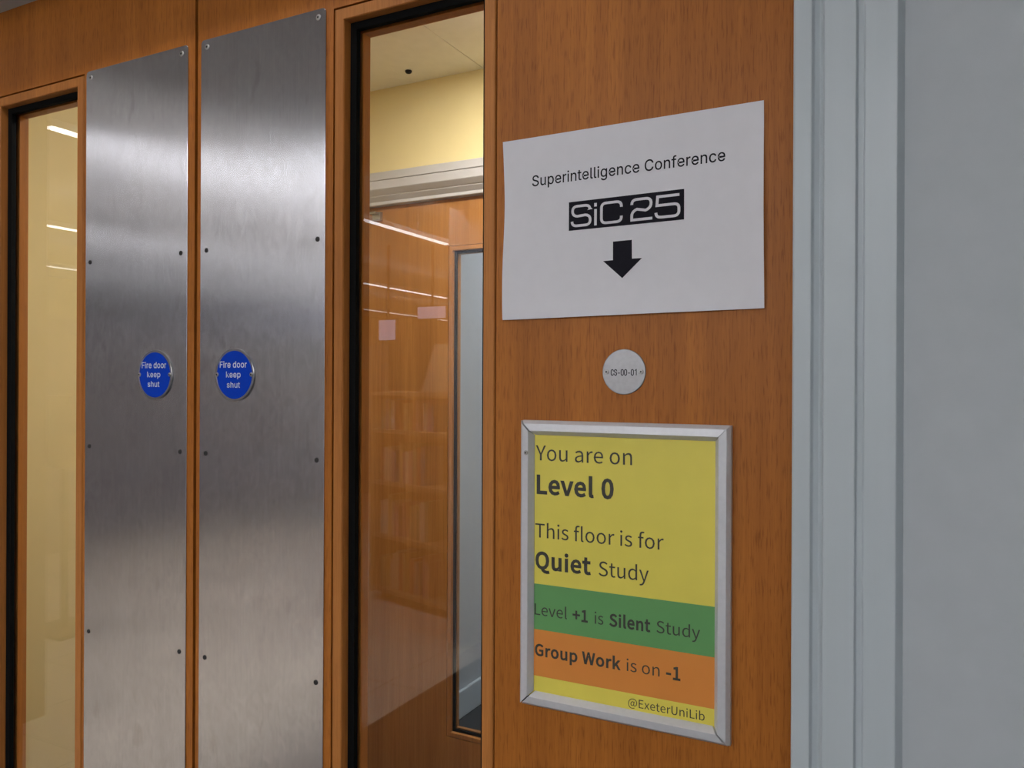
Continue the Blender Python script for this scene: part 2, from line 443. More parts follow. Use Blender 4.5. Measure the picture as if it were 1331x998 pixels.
        'r': (340, '81,0 161,0 161,305 218,391 280,416 327,408 341,477 291,488 216,461 156,389 154,389 146,475 81,475'),
        's': (410, '205,-11 299,8 357,59 377,130 355,201 301,245 233,274 162,306 130,356 152,405 219,425 276,413 327,383 365,433 300,472 218,488 129,469 74,421 54,353 75,286 127,244 193,215 267,181 301,125 278,73 207,51 131,66 67,108 28,54 108,7'),
        't': (330, '229,-11 318,6 302,67 248,53 190,77 174,144 174,411 304,411 304,475 174,475 174,609 108,609 99,475 24,471 24,411 95,411 95,147 107,64 150,8'),
        'u': (531, '220,-11 306,12 376,74 379,74 385,0 452,0 452,475 372,475 372,138 309,77 243,58 192,71 163,112 154,184 154,475 74,475 74,174 89,72 137,10'),
        'v': (456, '183,0 277,0 445,475 366,475 276,205 232,65 228,65 184,205 95,475 11,475'),
        'x': (436, '13,0 97,0 161,111 209,196 214,196 265,111 335,0 423,0 266,240 411,475 327,475 269,371 227,291 222,291 176,371 112,475 25,475 170,248'),
        'y': (456, '88,-205 169,-183 226,-124 266,-40 445,475 367,475 281,212 242,77 238,77 191,212 95,475 11,475 202,-1 192,-37 151,-110 85,-139 48,-131 32,-195'),
    },
}
CAP = {'A': 509.0, 'B': 642.0}


def inside(p, poly):
    x, z = p
    c = False
    for (x1_, z1_), (x2_, z2_) in zip(poly, poly[1:] + poly[:1]):
        if (z1_ > z) != (z2_ > z) and x < (x2_ - x1_) * (z - z1_) / (z2_ - z1_) + x1_:
            c = not c
    return c


def text_bm(s, face, bold=0.0):
    """filled letters in units of the capital height, baseline at 0"""
    bm = bmesh.new()
    x = 0.0
    k = 1.0 / CAP[face]
    for ch in s:
        adv, rings = GLYPH[face][ch]
        polys = [[tuple(int(q) for q in p.split(',')) for p in r.split()] for r in rings.split('|') if r]
        outer = [p for p in polys if sum(inside(p[0], o) for o in polys if o is not p) % 2 == 0]
        for o in outer:
            cu = bpy.data.curves.new('t', 'CURVE')
            cu.dimensions = '2D'
            cu.fill_mode = 'BOTH'
            cu.offset = bold
            for p in [o] + [h for h in polys if h not in outer and inside(h[0], o)]:
                sp = cu.splines.new('POLY')
                sp.points.add(len(p) - 1)
                for q, (px_, pz_) in zip(sp.points, p):
                    q.co = (x + px_ * k, pz_ * k, 0, 1)
                sp.use_cyclic_u = True
            ob = bpy.data.objects.new('t', cu)
            C.objects.link(ob)
            dg = bpy.context.evaluated_depsgraph_get()
            me = bpy.data.meshes.new_from_object(ob.evaluated_get(dg))
            bm.from_mesh(me)
            bpy.data.objects.remove(ob)
            bpy.data.curves.remove(cu)
            bpy.data.meshes.remove(me)
        x += adv * k + bold * 1.2
    return bm


def add_text(mb, s, x0, x1, zb, cap, y, bold=0.0, yf=None, tilt=0.0, face='A'):
    """flat lettering that spans x0..x1 with its baseline at zb and capital height cap"""
    t = text_bm(s, face, bold)
    xs = [v.co.x for v in t.verts]
    a, b = min(xs), max(xs)
    for v in t.verts:
        x = x0 + (v.co.x - a) / (b - a) * (x1 - x0)
        z = zb + v.co.y * cap + (x - x0) * tilt
        v.co = (x, y if yf is None else yf(x, z) + y, z)
    me = bpy.data.meshes.new('t')
    t.to_mesh(me)
    t.free()
    mb.bm.from_mesh(me)
    bpy.data.meshes.remove(me)


def finish_flat(mb, name, m, parent, off=(0, 0, 0)):
    """flat ink on a sheet: faces turned to the viewer's side, no re-orientation"""
    bmesh.ops.translate(mb.bm, verts=mb.bm.verts, vec=[-c for c in off])
    for f in mb.bm.faces:
        f.normal_update()
        if f.normal.y > 0:
            f.normal_flip()
    me = bpy.data.meshes.new(name)
    mb.bm.to_mesh(me)
    mb.bm.free()
    o = bpy.data.objects.new(name, me)
    C.objects.link(o)
    me.materials.append(m)
    o.parent = parent
    return o


def ribbon(mb, pts, wv, wh, y, yf=None):
    """stroke along a polyline with separate widths for vertical and level runs, in (x,z)"""
    n = len(pts)
    L, Rr = [], []
    for i, (x, z) in enumerate(pts):
        ds = []
        if i > 0:
            d = Vector((x - pts[i - 1][0], z - pts[i - 1][1])); ds.append(d.normalized())
        if i < n - 1:
            d = Vector((pts[i + 1][0] - x, pts[i + 1][1] - z)); ds.append(d.normalized())
        t = sum(ds, Vector((0, 0))).normalized()
        nn = Vector((-t.y, t.x))
        c = max(0.5, nn.dot(Vector((-ds[0].y, ds[0].x))))
        ox, oz = nn.x * wv / 2 / c, nn.y * wh / 2 / c
        L.append((x + ox, z + oz)); Rr.append((x - ox, z - oz))
    vv = lambda p: mb.bm.verts.new((p[0], y if yf is None else yf(*p) + y, p[1]))
    l = [vv(p) for p in L]; r = [vv(p) for p in Rr]
    for i in range(n - 1):
        mb.bm.faces.new((l[i], l[i + 1], r[i + 1], r[i]))


def arc(cx, cz, rx, rz, a0, a1, n=8):
    return [(cx + rx * math.cos(math.radians(a0 + (a1 - a0) * i / n)), cz + rz * math.sin(math.radians(a0 + (a1 - a0) * i / n))) for i in range(n + 1)]


# ------------------------------------------------------------------ the setting: library side
Y_FR = -0.12                        # front of the painted door frame
ZH = 2.1475                          # underside of its head
JX = -0.1019                        # inner face of its right jamb
JXL = -1.8135                       # inner face of its left jamb
WF = -0.108                         # wall face on the library side

KF = 0.8564 / 0.8922
P = [(0, 0.052), (0, Y_FR + 0.0015), (0.0015, Y_FR), (0.0155, Y_FR), (0.0175, Y_FR + 0.0035), (0.022, Y_FR + 0.006), (0.0245, Y_FR + 0.004), (0.0262, Y_FR),
     (0.0515, Y_FR), (0.053, Y_FR + 0.0035), (0.0575, Y_FR + 0.0045), (0.0585, Y_FR + 0.003), (0.0835, Y_FR + 0.003), (0.0848, Y_FR + 0.005), (0.0895, WF + 0.001), (0.0895, 0.052)]
P = [(o * KF, y) for o, y in P]
struct(MB().portal(JXL, JX, ZH, P).build('trim_1', GREY, bevel=0.0006), 'pale blue-grey painted door frame with moulded steps, right of the wooden door')

w = MB()
XR = JX + 0.0895 * KF
XL = JXL - 0.0895 * KF
w.box(XR - 0.001, 1.6, WF, 0.1, 0, 3.0)
w.box(-3.52, XL + 0.001, WF, 0.1, 0, 3.0)
w.box(XL + 0.001, XR - 0.001, WF, 0.1, ZH + 0.0850, 3.0)
struct(w.build('wall_front', GREYWALL), 'plain pale blue-grey painted wall at the right edge')

struct(MB().box(-3.66, -3.52, -1.36, 0.1, 0, 3.0).build('wall_left', DARKWALL))
struct(MB().box(-2.46, 1.6, -3.22, -3.07, 0, 3.0).build('wall_back', BACKWALL))
struct(MB().box(1.6, 1.75, -3.22, 0.1, 0, 3.0).build('wall_right', GREYWALL))
struct(MB().box(-11.1, 1.75, -14.1, -14.0, 0, 3.0).build('wall_library_back', LIBWALL))
struct(MB().box(-11.2, -11.1, -14.1, 0.1, 0, 3.0).build('wall_library_left', LIBWALL))
struct(MB().box(-11.2, -3.66, 0.0, 0.1, 0, 3.0).build('wall_library_front', LIBWALL))
struct(MB().box(1.6, 1.75, -14.0, -3.22, 0, 3.0).build('wall_library_right', LIBWALL))
struct(MB().box(-11.2, 1.75, -14.1, 0.1, 3.0, 3.1).build('ceiling', CEIL))
struct(MB().box(-2.40, 1.6, -3.07, WF, 2.5, 3.0).build('ceiling_soffit', SOFFIT))


def m_tiles():
    m, nt, b = mat('pale_floor_tiles')
    br = N(nt, 'ShaderNodeTexBrick')
    br.offset = 0.0
    for k, v in (('Scale', 1.0), ('Mortar Size', 0.004), ('Brick Width', 0.6), ('Row Height', 0.6)):
        br.inputs[k].default_value = v
    br.inputs['Color1'].default_value = (0.66, 0.57, 0.46, 1)
    br.inputs['Color2'].default_value = (0.62, 0.53, 0.43, 1)
    br.inputs['Mortar'].default_value = (0.2, 0.17, 0.14, 1)
    nt.links.new(coords(nt, (1, 1, 1)), br.inputs['Vector'])
    nt.links.new(br.outputs['Color'], b.inputs['Base Color'])
    b.inputs['Roughness'].default_value = 0.5
    return m


TILES = m_tiles()
struct(MB().box(-11.2, -2.17, -14.1, 0.05, -0.1, 0.0).build('floor', TILES))
struct(MB().box(-2.17, 1.75, -14.1, 0.05, -0.1, 0.0).build('floor_carpet', CARPET))

# ------------------------------------------------------------------ the lobby behind the doors
LY0, LY1 = 0.1, 1.6
LXL, LXR, LZ = -2.3, 0.42, 2.6
struct(MB().box(LXL - 0.12, LXL, LY0, LY1 + 0.15, 0, LZ).build('wall_lobby_left', YELLOW), 'yellow wall seen through the left glass panel')
struct(MB().box(LXR, LXR + 0.12, LY0, LY1 + 0.15, 0, LZ).build('wall_lobby_right', YELLOW))
FX0, FX1, FZ = -1.912, -0.2, 2.172
w = MB()
w.box(LXL, FX0 - 0.06, LY1, LY1 + 0.15, 0, LZ)
w.box(FX1 + 0.06, LXR, LY1, LY1 + 0.15, 0, LZ)
w.box(FX0 - 0.06, FX1 + 0.06, LY1, LY1 + 0.15, FZ + 0.06, LZ)
struct(w.build('wall_lobby_far', YELLOW), 'yellow wall above the far wooden door')
w = MB()
w.box(LXL, LXR, LY0, LY0 + 0.003, ZH + 0.05, LZ)
w.box(LXL, XL, LY0, LY0 + 0.003, 0, ZH + 0.05)
w.box(XR, LXR, LY0, LY0 + 0.003, 0, ZH + 0.05)
struct(w.build('wall_lobby_near', YELLOW))
struct(MB().box(LXL - 0.12, LXR + 0.12, 0.05, LY1 + 0.15, -0.1, 0).build('floor_lobby', CARPET))
c = MB()
c.box(LXL - 0.12, -1.378, LY0, LY1 + 0.15, LZ, LZ + 0.08)
c.box(-1.374, LXR + 0.12, LY0, LY1 + 0.15, LZ, LZ + 0.08)
c.box(-1.378, -1.374, LY0, LY1 + 0.15, LZ + 0.004, LZ + 0.08)
struct(c.build('ceiling_lobby', LOBCEIL), 'tan lobby ceiling with a seam, seen through the glass')

Q = [(0, 1.69), (0, 1.620), (0.002, 1.618), (0.013, 1.618), (0.015, 1.616), (0.029, 1.604), (0.032, 1.603), (0.034, 1.600), (0.049, 1.586), (0.052, 1.584),
     (0.081, 1.584), (0.082, 1.588), (0.084, 1.588), (0.085, 1.584), (0.113, 1.584), (0.115, 1.586), (0.115, 1.69)]
struct(MB().portal(FX0, FX1, FZ, Q).build('trim_2', WHITEFRAME, bevel=0.0006), 'pale painted door frame head with stepped mouldings behind the glass')

# beyond the far doors
w = MB()
w.box(-2.0, -1.862, 1.75, 5.2, 0, 3.0)
struct(w.build('wall_stair_left', GREYWALL), 'pale blue-grey wall beyond the far door glass')
struct(MB().box(0.3, 0.42, 1.75, 5.2, 0, 3.0).build('wall_stair_right', GREYWALL))
struct(MB().box(-2.0, 0.42, 5.2, 5.3, 0, 3.0).build('wall_stair_end', GREYWALL))
struct(MB().box(-2.0, 0.42, 1.75, 5.3, 3.0, 3.1).build('ceiling_stair', CEIL))
struct(MB().box(-2.0, 0.42, 1.75, 5.3, -0.1, 0).build('floor_stair', CARPET))
struct(MB().box(-1.862, -1.846, 1.76, 5.2, 0, 0.125).build('baseboard_stair', GREY, bevel=0.006), 'pale blue-grey skirting board at the foot of the stair wall')
struct(MB().box(-2.0, 0.42, 1.752, 1.76, FZ + 0.01, 3.0).build('wall_stair_near', GREYWALL))


# ------------------------------------------------------------------ doors
def leaf(name, x0, x1, ox0, ox1, oz0, oz1, zt, y0, wood, bead, label, plate_side=0):
    """door leaf with a tall glazed slot: bead, black gasket, pane"""
    t = 0.044
    m = MB()
    m.box(x0, ox0, y0, y0 + t, 0.008, zt)
    m.box(ox1, x1, y0, y0 + t, 0.008, zt)
    m.box(ox0, ox1, y0, y0 + t, 0.008, oz0)
    m.box(ox0, ox1, y0, y0 + t, oz1, zt)
    if plate_side:
        m.box(x1 - 0.004, x1 + 0.010, y0 + 0.028, y0 + t, 0.008, zt)
    bmesh.ops.remove_doubles(m.bm, verts=m.bm.verts, dist=1e-5)
    d = struct(m.build(name, wood), label)
    b = MB()
    b.ring(ox0, ox1, oz0, oz1, [(0.0022, y0 + 0.013), (0.0022, y0 + 0.001), (0.0034, y0 - 0.0005), (0.0168, y0 - 0.0005), (0.018, y0 + 0.001), (0.018, y0 + 0.013)])
    b.ring(ox0, ox1, oz0, oz1, [(0.0, y0 + 0.0285), (0.027, y0 + 0.0285), (0.027, y0 + t), (0.0, y0 + t)])
    b.ring(ox0, ox1, oz0, oz1, [(0.0, y0 + 0.013), (0.018, y0 + 0.013), (0.018, y0 + 0.0215), (0.0, y0 + 0.0215)])
    b.build('glazing_bead', bead, d)
    MB().ring(ox0, ox1, oz0, oz1, [(0.018, y0 + 0.0131), (0.027, y0 + 0.0145), (0.027, y0 + 0.022), (0.018, y0 + 0.022)]).build('glazing_gasket', BLACK, d)['label'] = 'black glazing gasket'
    p = MB().box(ox0 + 0.012, ox1 - 0.012, y0 + 0.022, y0 + 0.0282, oz0 + 0.012, oz1 - 0.012).build('glass_pane', GLASS, d)
    p['label'] = 'clear glass pane'
    return d


door_r = leaf('door_2', -0.9555, -0.1115, -0.7012, -0.4535, 0.21, 1.9975, 2.17, 0.0, WOOD, WOOD_BEAD,
              'right oak-veneered door leaf carrying the two posted notices')
door_l = leaf('door_1', -1.801, -0.9612, -1.4625, -1.2154, 0.21, 2.0005, 2.17, 0.0, WOOD, WOOD_BEAD,
              'left oak-veneered door leaf with the narrower visible glass', 1)
# far pair, the same pattern, looked at through the glass
far_l = leaf('door_3', FX0 + 0.002, -1.041, -1.543, -1.296, 0.222, 2.0, FZ - 0.002, 1.64, WOOD_FAR, WOOD_FAR,
             'oak door with tall glass slot across the lobby', 1)
far_r = leaf('door_4', -1.037, FX1 - 0.002, -0.782, -0.535, 0.222, 2.0, FZ - 0.002, 1.64, WOOD_FAR, WOOD_FAR,
             'second oak door across the lobby, hidden behind the right stile')
h = MB()
h.box(-1.872, -1.835, 1.622, 1.640, 2.118, 2.150)
h.box(-1.872, -1.842, 1.600, 1.622, 2.138, 2.148)
h.build('door_closer_bracket', SCREW, far_l, bevel=0.003)['label'] = 'small grey metal bracket at the top corner'


def screw(x, z, y, r, parent, head, name='screw'):
    m = MB()
    m.lathe(x, z, [(r, y + 0.0004), (r, y - 0.0006), (r * 0.8, y - 0.0012), (r * 0.34, y - 0.0013), (r * 0.3, y - 0.0004), (0, y - 0.0004)], 24)
    o = m.build(name, head, parent, off=(x, y, z))
    s = MB()
    s.lathe(x, z, [(r * 0.42, y - 0.00135), (r * 0.42, y - 0.00145), (0, y - 0.00145)], 6)
    k = s.build('screw_recess', RECESS)
    k.parent = o
    k.location = (-x, -y, -z)
    return o


def push_plate(x0, x1, cols, label):
    z0, z1, y1, y0 = 0.79, 2.0015, -0.0002, -0.0017
    t = thing('push_plate', ((x0 + x1) / 2, 0, 0), label, 'metal plate', 'brushed steel plates on the door pair')
    r = 0.006
    pts = []
    for cx, cz, a in ((x1 - r, z0 + r, -90), (x1 - r, z1 - r, 0), (x0 + r, z1 - r, 90), (x0 + r, z0 + r, 180)):
        pts += arc(cx, cz, r, r, a, a + 90, 6)
    MB().prism(pts, y0, y1).build('plate', STEEL, t, bevel=0.0005, off=((x0 + x1) / 2, 0, 0))
    for i, z in enumerate((0.8015, 1.0994, 1.3972, 1.6933, 1.9901)):
        for x in cols:
            head = SCREW if z > 1.9 else SCREWDARK
            s = screw(x, z, y0, 0.0041 if z > 1.9 else 0.0034, t, head)
            s['label'] = 'bright screw' if z > 1.9 else 'dark screw'
    return t


push_plate(-1.2085, -0.9745, (-1.197, -0.988), 'tall brushed steel plate on the left door leaf')
push_plate(-0.9470, -0.7130, (-0.9345, -0.7255), 'tall brushed steel plate on the right door leaf')


def fire_sign(cx, cz, lines, label):
    t = thing('fire_door_sign', (cx, 0, cz), label, 'sign', 'blue fire door discs')
    y = -0.0017
    R = 0.038
    MB().lathe(cx, cz, [(0, y), (R - 0.0004, y), (R, y - 0.0006), (R, y - 0.0018), (R - 0.0008, y - 0.0024), (R - 0.0034, y - 0.0024), (R - 0.0038, y - 0.0021), (0, y - 0.0021)], 96) \
        .build('disc_rim', DISCSTEEL, t, off=(cx, 0, cz))['label'] = 'silver rim'
    MB().lathe(cx, cz, [(R - 0.0036, y - 0.0020), (R - 0.0038, y - 0.0023), (0, y - 0.0023)], 96).build('blue_face', BLUE, t, off=(cx, 0, cz))['label'] = 'blue face'
    m = MB()
    for s, x0, x1, zb, cap in lines:
        add_text(m, s, x0, x1, zb, cap, y - 0.0025, 0.02)
    finish_flat(m, 'lettering', SIGNWHITE, t, (cx, 0, cz))['label'] = 'white lettering: Fire door keep shut'
    for sx in (-1, 1):
        screw(cx + sx * 0.0335, cz + 0.0004, y - 0.0024, 0.0030, t, SCREW)['label'] = 'small bright screw'
    # parts keep world positions under the Empty
    for ch in t.children:
        if ch.name.startswith('lettering'):
            ch.location = (0, 0, 0)


L1 = [('Fire door', -1.0697, -1.0156, 1.5222, 0.0090), ('keep', -1.0575, -1.0283, 1.5084, 0.0082), ('shut', -1.0563, -1.0302, 1.4938, 0.0082)]
L2 = [('Fire door', -0.9037, -0.8510, 1.5220, 0.0087), ('keep', -0.8912, -0.8628, 1.5080, 0.0082), ('shut', -0.8896, -0.8638, 1.4935, 0.0080)]
fire_sign(-1.0413, 1.5118, L1, 'round blue fire door sign on the left steel plate')
fire_sign(-0.8755, 1.5116, L2, 'round blue fire door sign on the right steel plate')

# ------------------------------------------------------------------ paper notice
t = thing('paper_notice', (-0.2945, 0, 1.68), 'white paper sheet with a black arrow, posted on the oak door', 'notice')
AX, AZ, ROT = -0.4422, 1.5752, 0.0078


def loc2(u, v):
    return (AX + u * math.cos(ROT) - v * math.sin(ROT), AZ + u * math.sin(ROT) + v * math.cos(ROT))


def sheet_y(u, v):
    """how far the sheet stands off the door"""
    e = max(0.0, 1 - u / 0.05)
    w_ = 0.0032 * e * e * (0.45 + 0.55 * math.sin(v / 0.21 * PI * 1.7 + 0.5))
    e2 = max(0.0, 1 - v / 0.045)
    w_ += 0.0035 * e2 * e2 * (0.35 + 0.65 * math.sin(u / 0.297 * PI))
    e3 = max(0.0, (u - 0.262) / 0.035)
    w_ += 0.0045 * e3 * e3 * math.sin(min(1.0, max(0, (0.19 - v) / 0.19)) * PI * 0.9)
    return -0.0012 - max(0.0, w_)


m = MB()
NU, NV = 60, 44
g = []
for side in (0, 1):
    gg = []
    for j in range(NV + 1):
        row = []
        for i in range(NU + 1):
            u, v = 0.297 * i / NU, 0.21 * j / NV
            x, z = loc2(u, v)
            wob = 0.0011 * math.sin(v / 0.21 * 2 * PI * 1.05 + 0.6) * max(0, 1 - u / 0.06) ** 2
            row.append(m.bm.verts.new((x - wob, sheet_y(u, v) + 0.00025 * side, z)))
        gg.append(row)
    g.append(gg)
for j in range(NV):
    for i in range(NU):
        m.bm.faces.new((g[0][j][i], g[0][j][i + 1], g[0][j + 1][i + 1], g[0][j + 1][i]))
        m.bm.faces.new((g[1][j][i], g[1][j + 1][i], g[1][j + 1][i + 1], g[1][j][i + 1]))
for i in range(NU):
    m.bm.faces.new((g[0][0][i], g[1][0][i], g[1][0][i + 1], g[0][0][i + 1]))
    m.bm.faces.new((g[0][NV][i], g[0][NV][i + 1], g[1][NV][i + 1], g[1][NV][i]))
for j in range(NV):
    m.bm.faces.new((g[0][j][0], g[0][j + 1][0], g[1][j + 1][0], g[1][j][0]))
    m.bm.faces.new((g[0][j][NU], g[1][j][NU], g[1][j + 1][NU], g[0][j + 1][NU]))
TL = (-0.2945, 0, 1.68)
m.build('sheet', PAPER, t, off=TL)
YI = -0.0012 - 0.00022
m = MB()
add_text(m, 'Superintelligence Conference', -0.4063, -0.1851, 1.7288, 0.0122, YI, 0.012, tilt=0.0112)
finish_flat(m, 'heading', INKTEXT, t, TL)['label'] = 'printed line: Superintelligence Conference'
# logo bar
bx0, bx1, bz0, bz1 = -0.3600, -0.2279, 1.6740, 1.7063
sl = 0.0035 / 0.132
bl = lambda fx, fz: (bx0 + (bx1 - bx0) * fx, bz0 + (bz1 - bz0) * fz + 0.008 * (bx1 - bx0) * (fx - 0.5))
m = MB()
vs = [m.bm.verts.new((p[0], YI, p[1])) for p in (bl(0, 0), bl(1, 0), bl(1, 1), bl(0, 1))]
m.bm.faces.new(vs)
bar = finish_flat(m, 'logo_bar', INK, t, TL)
bar['label'] = 'black bar with the letters SiC 25'
m = MB()
WV, WH = 0.0031, 0.0029


def stroke(pts):
    ribbon(m, [bl(*p) for p in pts], WV, WH, YI - 0.00015)


def rr(a, b_, c_, r=0.045, rz=0.16):
    """rounded turn at corner b_ between points a and c_ (fractions of the bar)"""
    out = []
    for k in range(7):
        s = k / 6
        p0 = [b_[0] + (rz if a[0] == b_[0] and False else 0), b_[1]]
        d1 = (a[0] - b_[0], a[1] - b_[1]); d2 = (c_[0] - b_[0], c_[1] - b_[1])
        l1 = (min(abs(d1[0]), r) * (1 if d1[0] > 0 else -1) if abs(d1[0]) > 1e-6 else 0, min(abs(d1[1]), rz) * (1 if d1[1] > 0 else -1) if abs(d1[1]) > 1e-6 else 0)
        l2 = (min(abs(d2[0]), r) * (1 if d2[0] > 0 else -1) if abs(d2[0]) > 1e-6 else 0, min(abs(d2[1]), rz) * (1 if d2[1] > 0 else -1) if abs(d2[1]) > 1e-6 else 0)
        A = (b_[0] + l1[0], b_[1] + l1[1]); B = (b_[0] + l2[0], b_[1] + l2[1])
        out.append(((1 - s) ** 2 * A[0] + 2 * s * (1 - s) * b_[0] + s * s * B[0], (1 - s) ** 2 * A[1] + 2 * s * (1 - s) * b_[1] + s * s * B[1]))
    return out


def path(*p, sharp=()):
    o = [p[0]]
    for i in range(1, len(p) - 1):
        o += [p[i]] if i in sharp else rr(p[i - 1], p[i], p[i + 1])
    return o + [p[-1]]


T, B_, Mz = 0.83, 0.15, 0.49
stroke(path((0.194, 0.67), (0.194, T), (0.035, T), (0.035, Mz + 0.01), (0.196, Mz - 0.01), (0.196, B_), (0.030, B_), (0.030, 0.31)))
stroke([(0.244, 0.10), (0.244, 0.66)])
stroke([(0.244, 0.75), (0.244, 0.87)])
stroke(path((0.473, 0.64), (0.473, T), (0.297, T), (0.297, B_), (0.473, B_), (0.473, 0.34)))
stroke(path((0.563, 0.66), (0.563, T), (0.727, T), (0.727, 0.50), (0.563, 0.44), (0.563, B_), (0.738, B_), sharp=(5,)))
stroke(path((0.962, T + 0.005), (0.782, T + 0.005), (0.776, 0.545), (0.958, 0.555), (0.958, B_), (0.768, B_), (0.768, 0.31), sharp=(1, 2)))
lg = finish_flat(m, 'logo_letters', PALEINK, bar)
lg.location = (-TL[0], -TL[1], -TL[2])
lg['label'] = 'pale letters SiC 25'
m = MB()
cx_ = -0.2963
ar = [(-0.0108, 1.6573), (-0.0108, 1.6369), (-0.0222, 1.6366), (0.0, 1.6165), (0.0224, 1.6370), (0.0111, 1.6371), (0.0109, 1.6576)]
v = [m.bm.verts.new((cx_ + x, YI, z)) for x, z in ar]
m.bm.faces.new((v[0], v[1], v[5], v[6]))
m.bm.faces.new((v[1], v[2], v[3], v[4], v[5]))
finish_flat(m, 'arrow', INK, t, TL)['label'] = 'black downward arrow'

# ------------------------------------------------------------------ round number plate
t = thing('door_number_plate', (-0.294, 0, 1.514), 'small round steel plate lettered CS-00-01 between the two notices', 'door plate')
cx, cz, R = -0.294, 1.514, 0.0248
MB().lathe(cx, cz, [(0, -0.0001), (R, -0.0001), (R, -0.0011), (R - 0.0006, -0.0016), (0, -0.0016)], 80).build('disc', DISCSTEEL, t, off=(cx, 0, cz))
m = MB()
CW, CH, CZ = 0.0026, 0.0063, 1.5102          # narrow engraved letters made of rounded strokes


def eng(x_, pts):
    ribbon(m, [(x_ + fx * CW, CZ + fz * CH) for fx, fz in pts], 0.0009, 0.0009, -0.0018)


ROUND = lambda: arc(0.5, 0.75, 0.5, 0.25, 0, 180, 6) + arc(0.5, 0.25, 0.5, 0.25, 180, 360, 6)
x_ = -0.3085
for ch in 'CS-00-01':
    if ch == 'C':
        eng(x_, [(1, 0.68)] + arc(0.5, 0.75, 0.5, 0.25, 0, 180, 6) + arc(0.5, 0.25, 0.5, 0.25, 180, 360, 6) + [(1, 0.32)])
    elif ch == 'S':
        eng(x_, [(1, 0.70)] + arc(0.5, 0.76, 0.5, 0.24, 0, 180, 6) + [(0.0, 0.66), (0.15, 0.56), (0.85, 0.44), (1.0, 0.34)] + arc(0.5, 0.24, 0.5, 0.24, 0, -180, 6) + [(0, 0.30)])
    elif ch == '-':
        eng(x_, [(0.05, 0.38), (1.0, 0.38)])
    elif ch == '0':
        r_ = ROUND()
        eng(x_, r_ + r_[:2])
    else:
        eng(x_, [(0.1, 0.78), (0.75, 1.0), (0.75, 0.0)])
    x_ += 0.00385
finish_flat(m, 'lettering', INK, t, (cx, 0, cz))['label'] = 'black lettering CS-00-01'
for sx in (-1, 1):
    screw(cx + sx * 0.0198, cz, -0.0016, 0.0027, t, SCREW)

# ------------------------------------------------------------------ framed poster
x0, x1, z0, z1 = -0.4168, -0.1766, 1.1313, 1.4586
xc, zc = (x0 + x1) / 2, (z0 + z1) / 2
t = thing('framed_poster', (xc, 0, zc), 'yellow, green and orange poster in a silver snap frame on the oak door', 'poster')
OFF = (xc, 0, zc)
prof = [(0.0, -0.0002), (0.0, -0.0065), (0.0038, -0.0118), (0.0118, -0.0126), (0.0166, -0.0052), (0.0166, -0.0002)]


def rail(side, gap0, gap1):
    m = MB()
    ends = []
    for e, gap in ((0, gap0), (1, gap1)):
        loop = []
        for o, y in prof:
            if side in ('top', 'bottom'):
                x = x0 + o + gap if e == 0 else x1 - o - gap
                z = z1 - o if side == 'top' else z0 + o
            else:
                z = z0 + o + gap if e == 0 else z1 - o - gap
                x = x0 + o if side == 'left' else x1 - o
            loop.append(m.bm.verts.new((x, y, z)))
        ends.append(loop)
    n = len(prof)
    for i in range(n):
        m.bm.faces.new((ends[0][i], ends[0][(i + 1) % n], ends[1][(i + 1) % n], ends[1][i]))
    m.bm.faces.new(ends[0])
    m.bm.faces.new(ends[1][::-1])
    return m.build('frame_rail', ALU, t, bevel=0.0004, off=OFF)


rail('top', 0.0019, 0.0002)
rail('bottom', 0.0016, 0.0018)
rl = rail('left', 0.0002, 0.0003)
rail('right', 0.0002, 0.0001)
s = screw(x0 + 0.0094, 1.4215, -0.0124, 0.0026, rl, SCREW)
s.location = (x0 + 0.0094 - OFF[0], -0.0124 - OFF[1], 1.4215 - OFF[2])
MB().box(x0 + 0.0012, x1 - 0.0012, -0.0036, -0.0003, z0 + 0.0012, z1 - 0.0012).build('backing_board', m_plain('frame_back', (0.03, 0.03, 0.03), 0.7), t, off=OFF)
# print: colour bands side by side on one sheet
px0, px1, pz0, pz1 = x0 + 0.010, x1 - 0.010, z0 + 0.010, z1 - 0.010
zg1, zg0, zo0 = 1.2710, 1.2188, 1.1655
sheet = MB().box(px0, px1, -0.0040, -0.0037, pz0, pz1).build('poster_sheet', PY, t, off=OFF)
for nm, a, b, mm in (('green_band', zg0, zg1, PG), ('orange_band', zo0, zg0, PO)):
    o = MB().box(px0, px1, -0.00415, -0.0039, a, b).build(nm, mm)
    o.parent = sheet
    o.location = (-OFF[0], -OFF[1], -OFF[2])
    o['label'] = nm.replace('_', ' ')
YP = -0.0043


def line(name, items, label):
    m = MB()
    for s, a, b, zb, cap, bold in items:
        add_text(m, s, a, b, zb, cap, YP, bold, face='B')
    o = finish_flat(m, name, PINK, sheet, OFF)
    o['label'] = label


line('lettering', [('You are on', -0.3988, -0.2831, 1.4128, 0.0172, 0.0)], 'printed line: You are on')
line('lettering', [('Level 0', -0.3975, -0.3040, 1.3750, 0.0205, 0.045)], 'bold printed line: Level 0')
line('lettering', [('This floor is for', -0.3990, -0.2477, 1.3243, 0.0160, 0.0)], 'printed line: This floor is for')
line('lettering', [('Quiet', -0.3988, -0.3304, 1.2890, 0.0185, 0.045), ('Study', -0.3212, -0.2640, 1.2888, 0.0160, 0.0)], 'printed line: Quiet Study')
line('lettering', [('Level', -0.3995, -0.3590, 1.2354, 0.0128, 0.0), ('+1', -0.3522, -0.3338, 1.2354, 0.0126, 0.042), ('is', -0.3257, -0.3154, 1.2352, 0.0128, 0.0),
                   ('Silent', -0.3086, -0.2618, 1.2353, 0.0130, 0.042), ('Study', -0.2552, -0.2084, 1.2356, 0.0128, 0.0)], 'printed line: Level +1 is Silent Study')
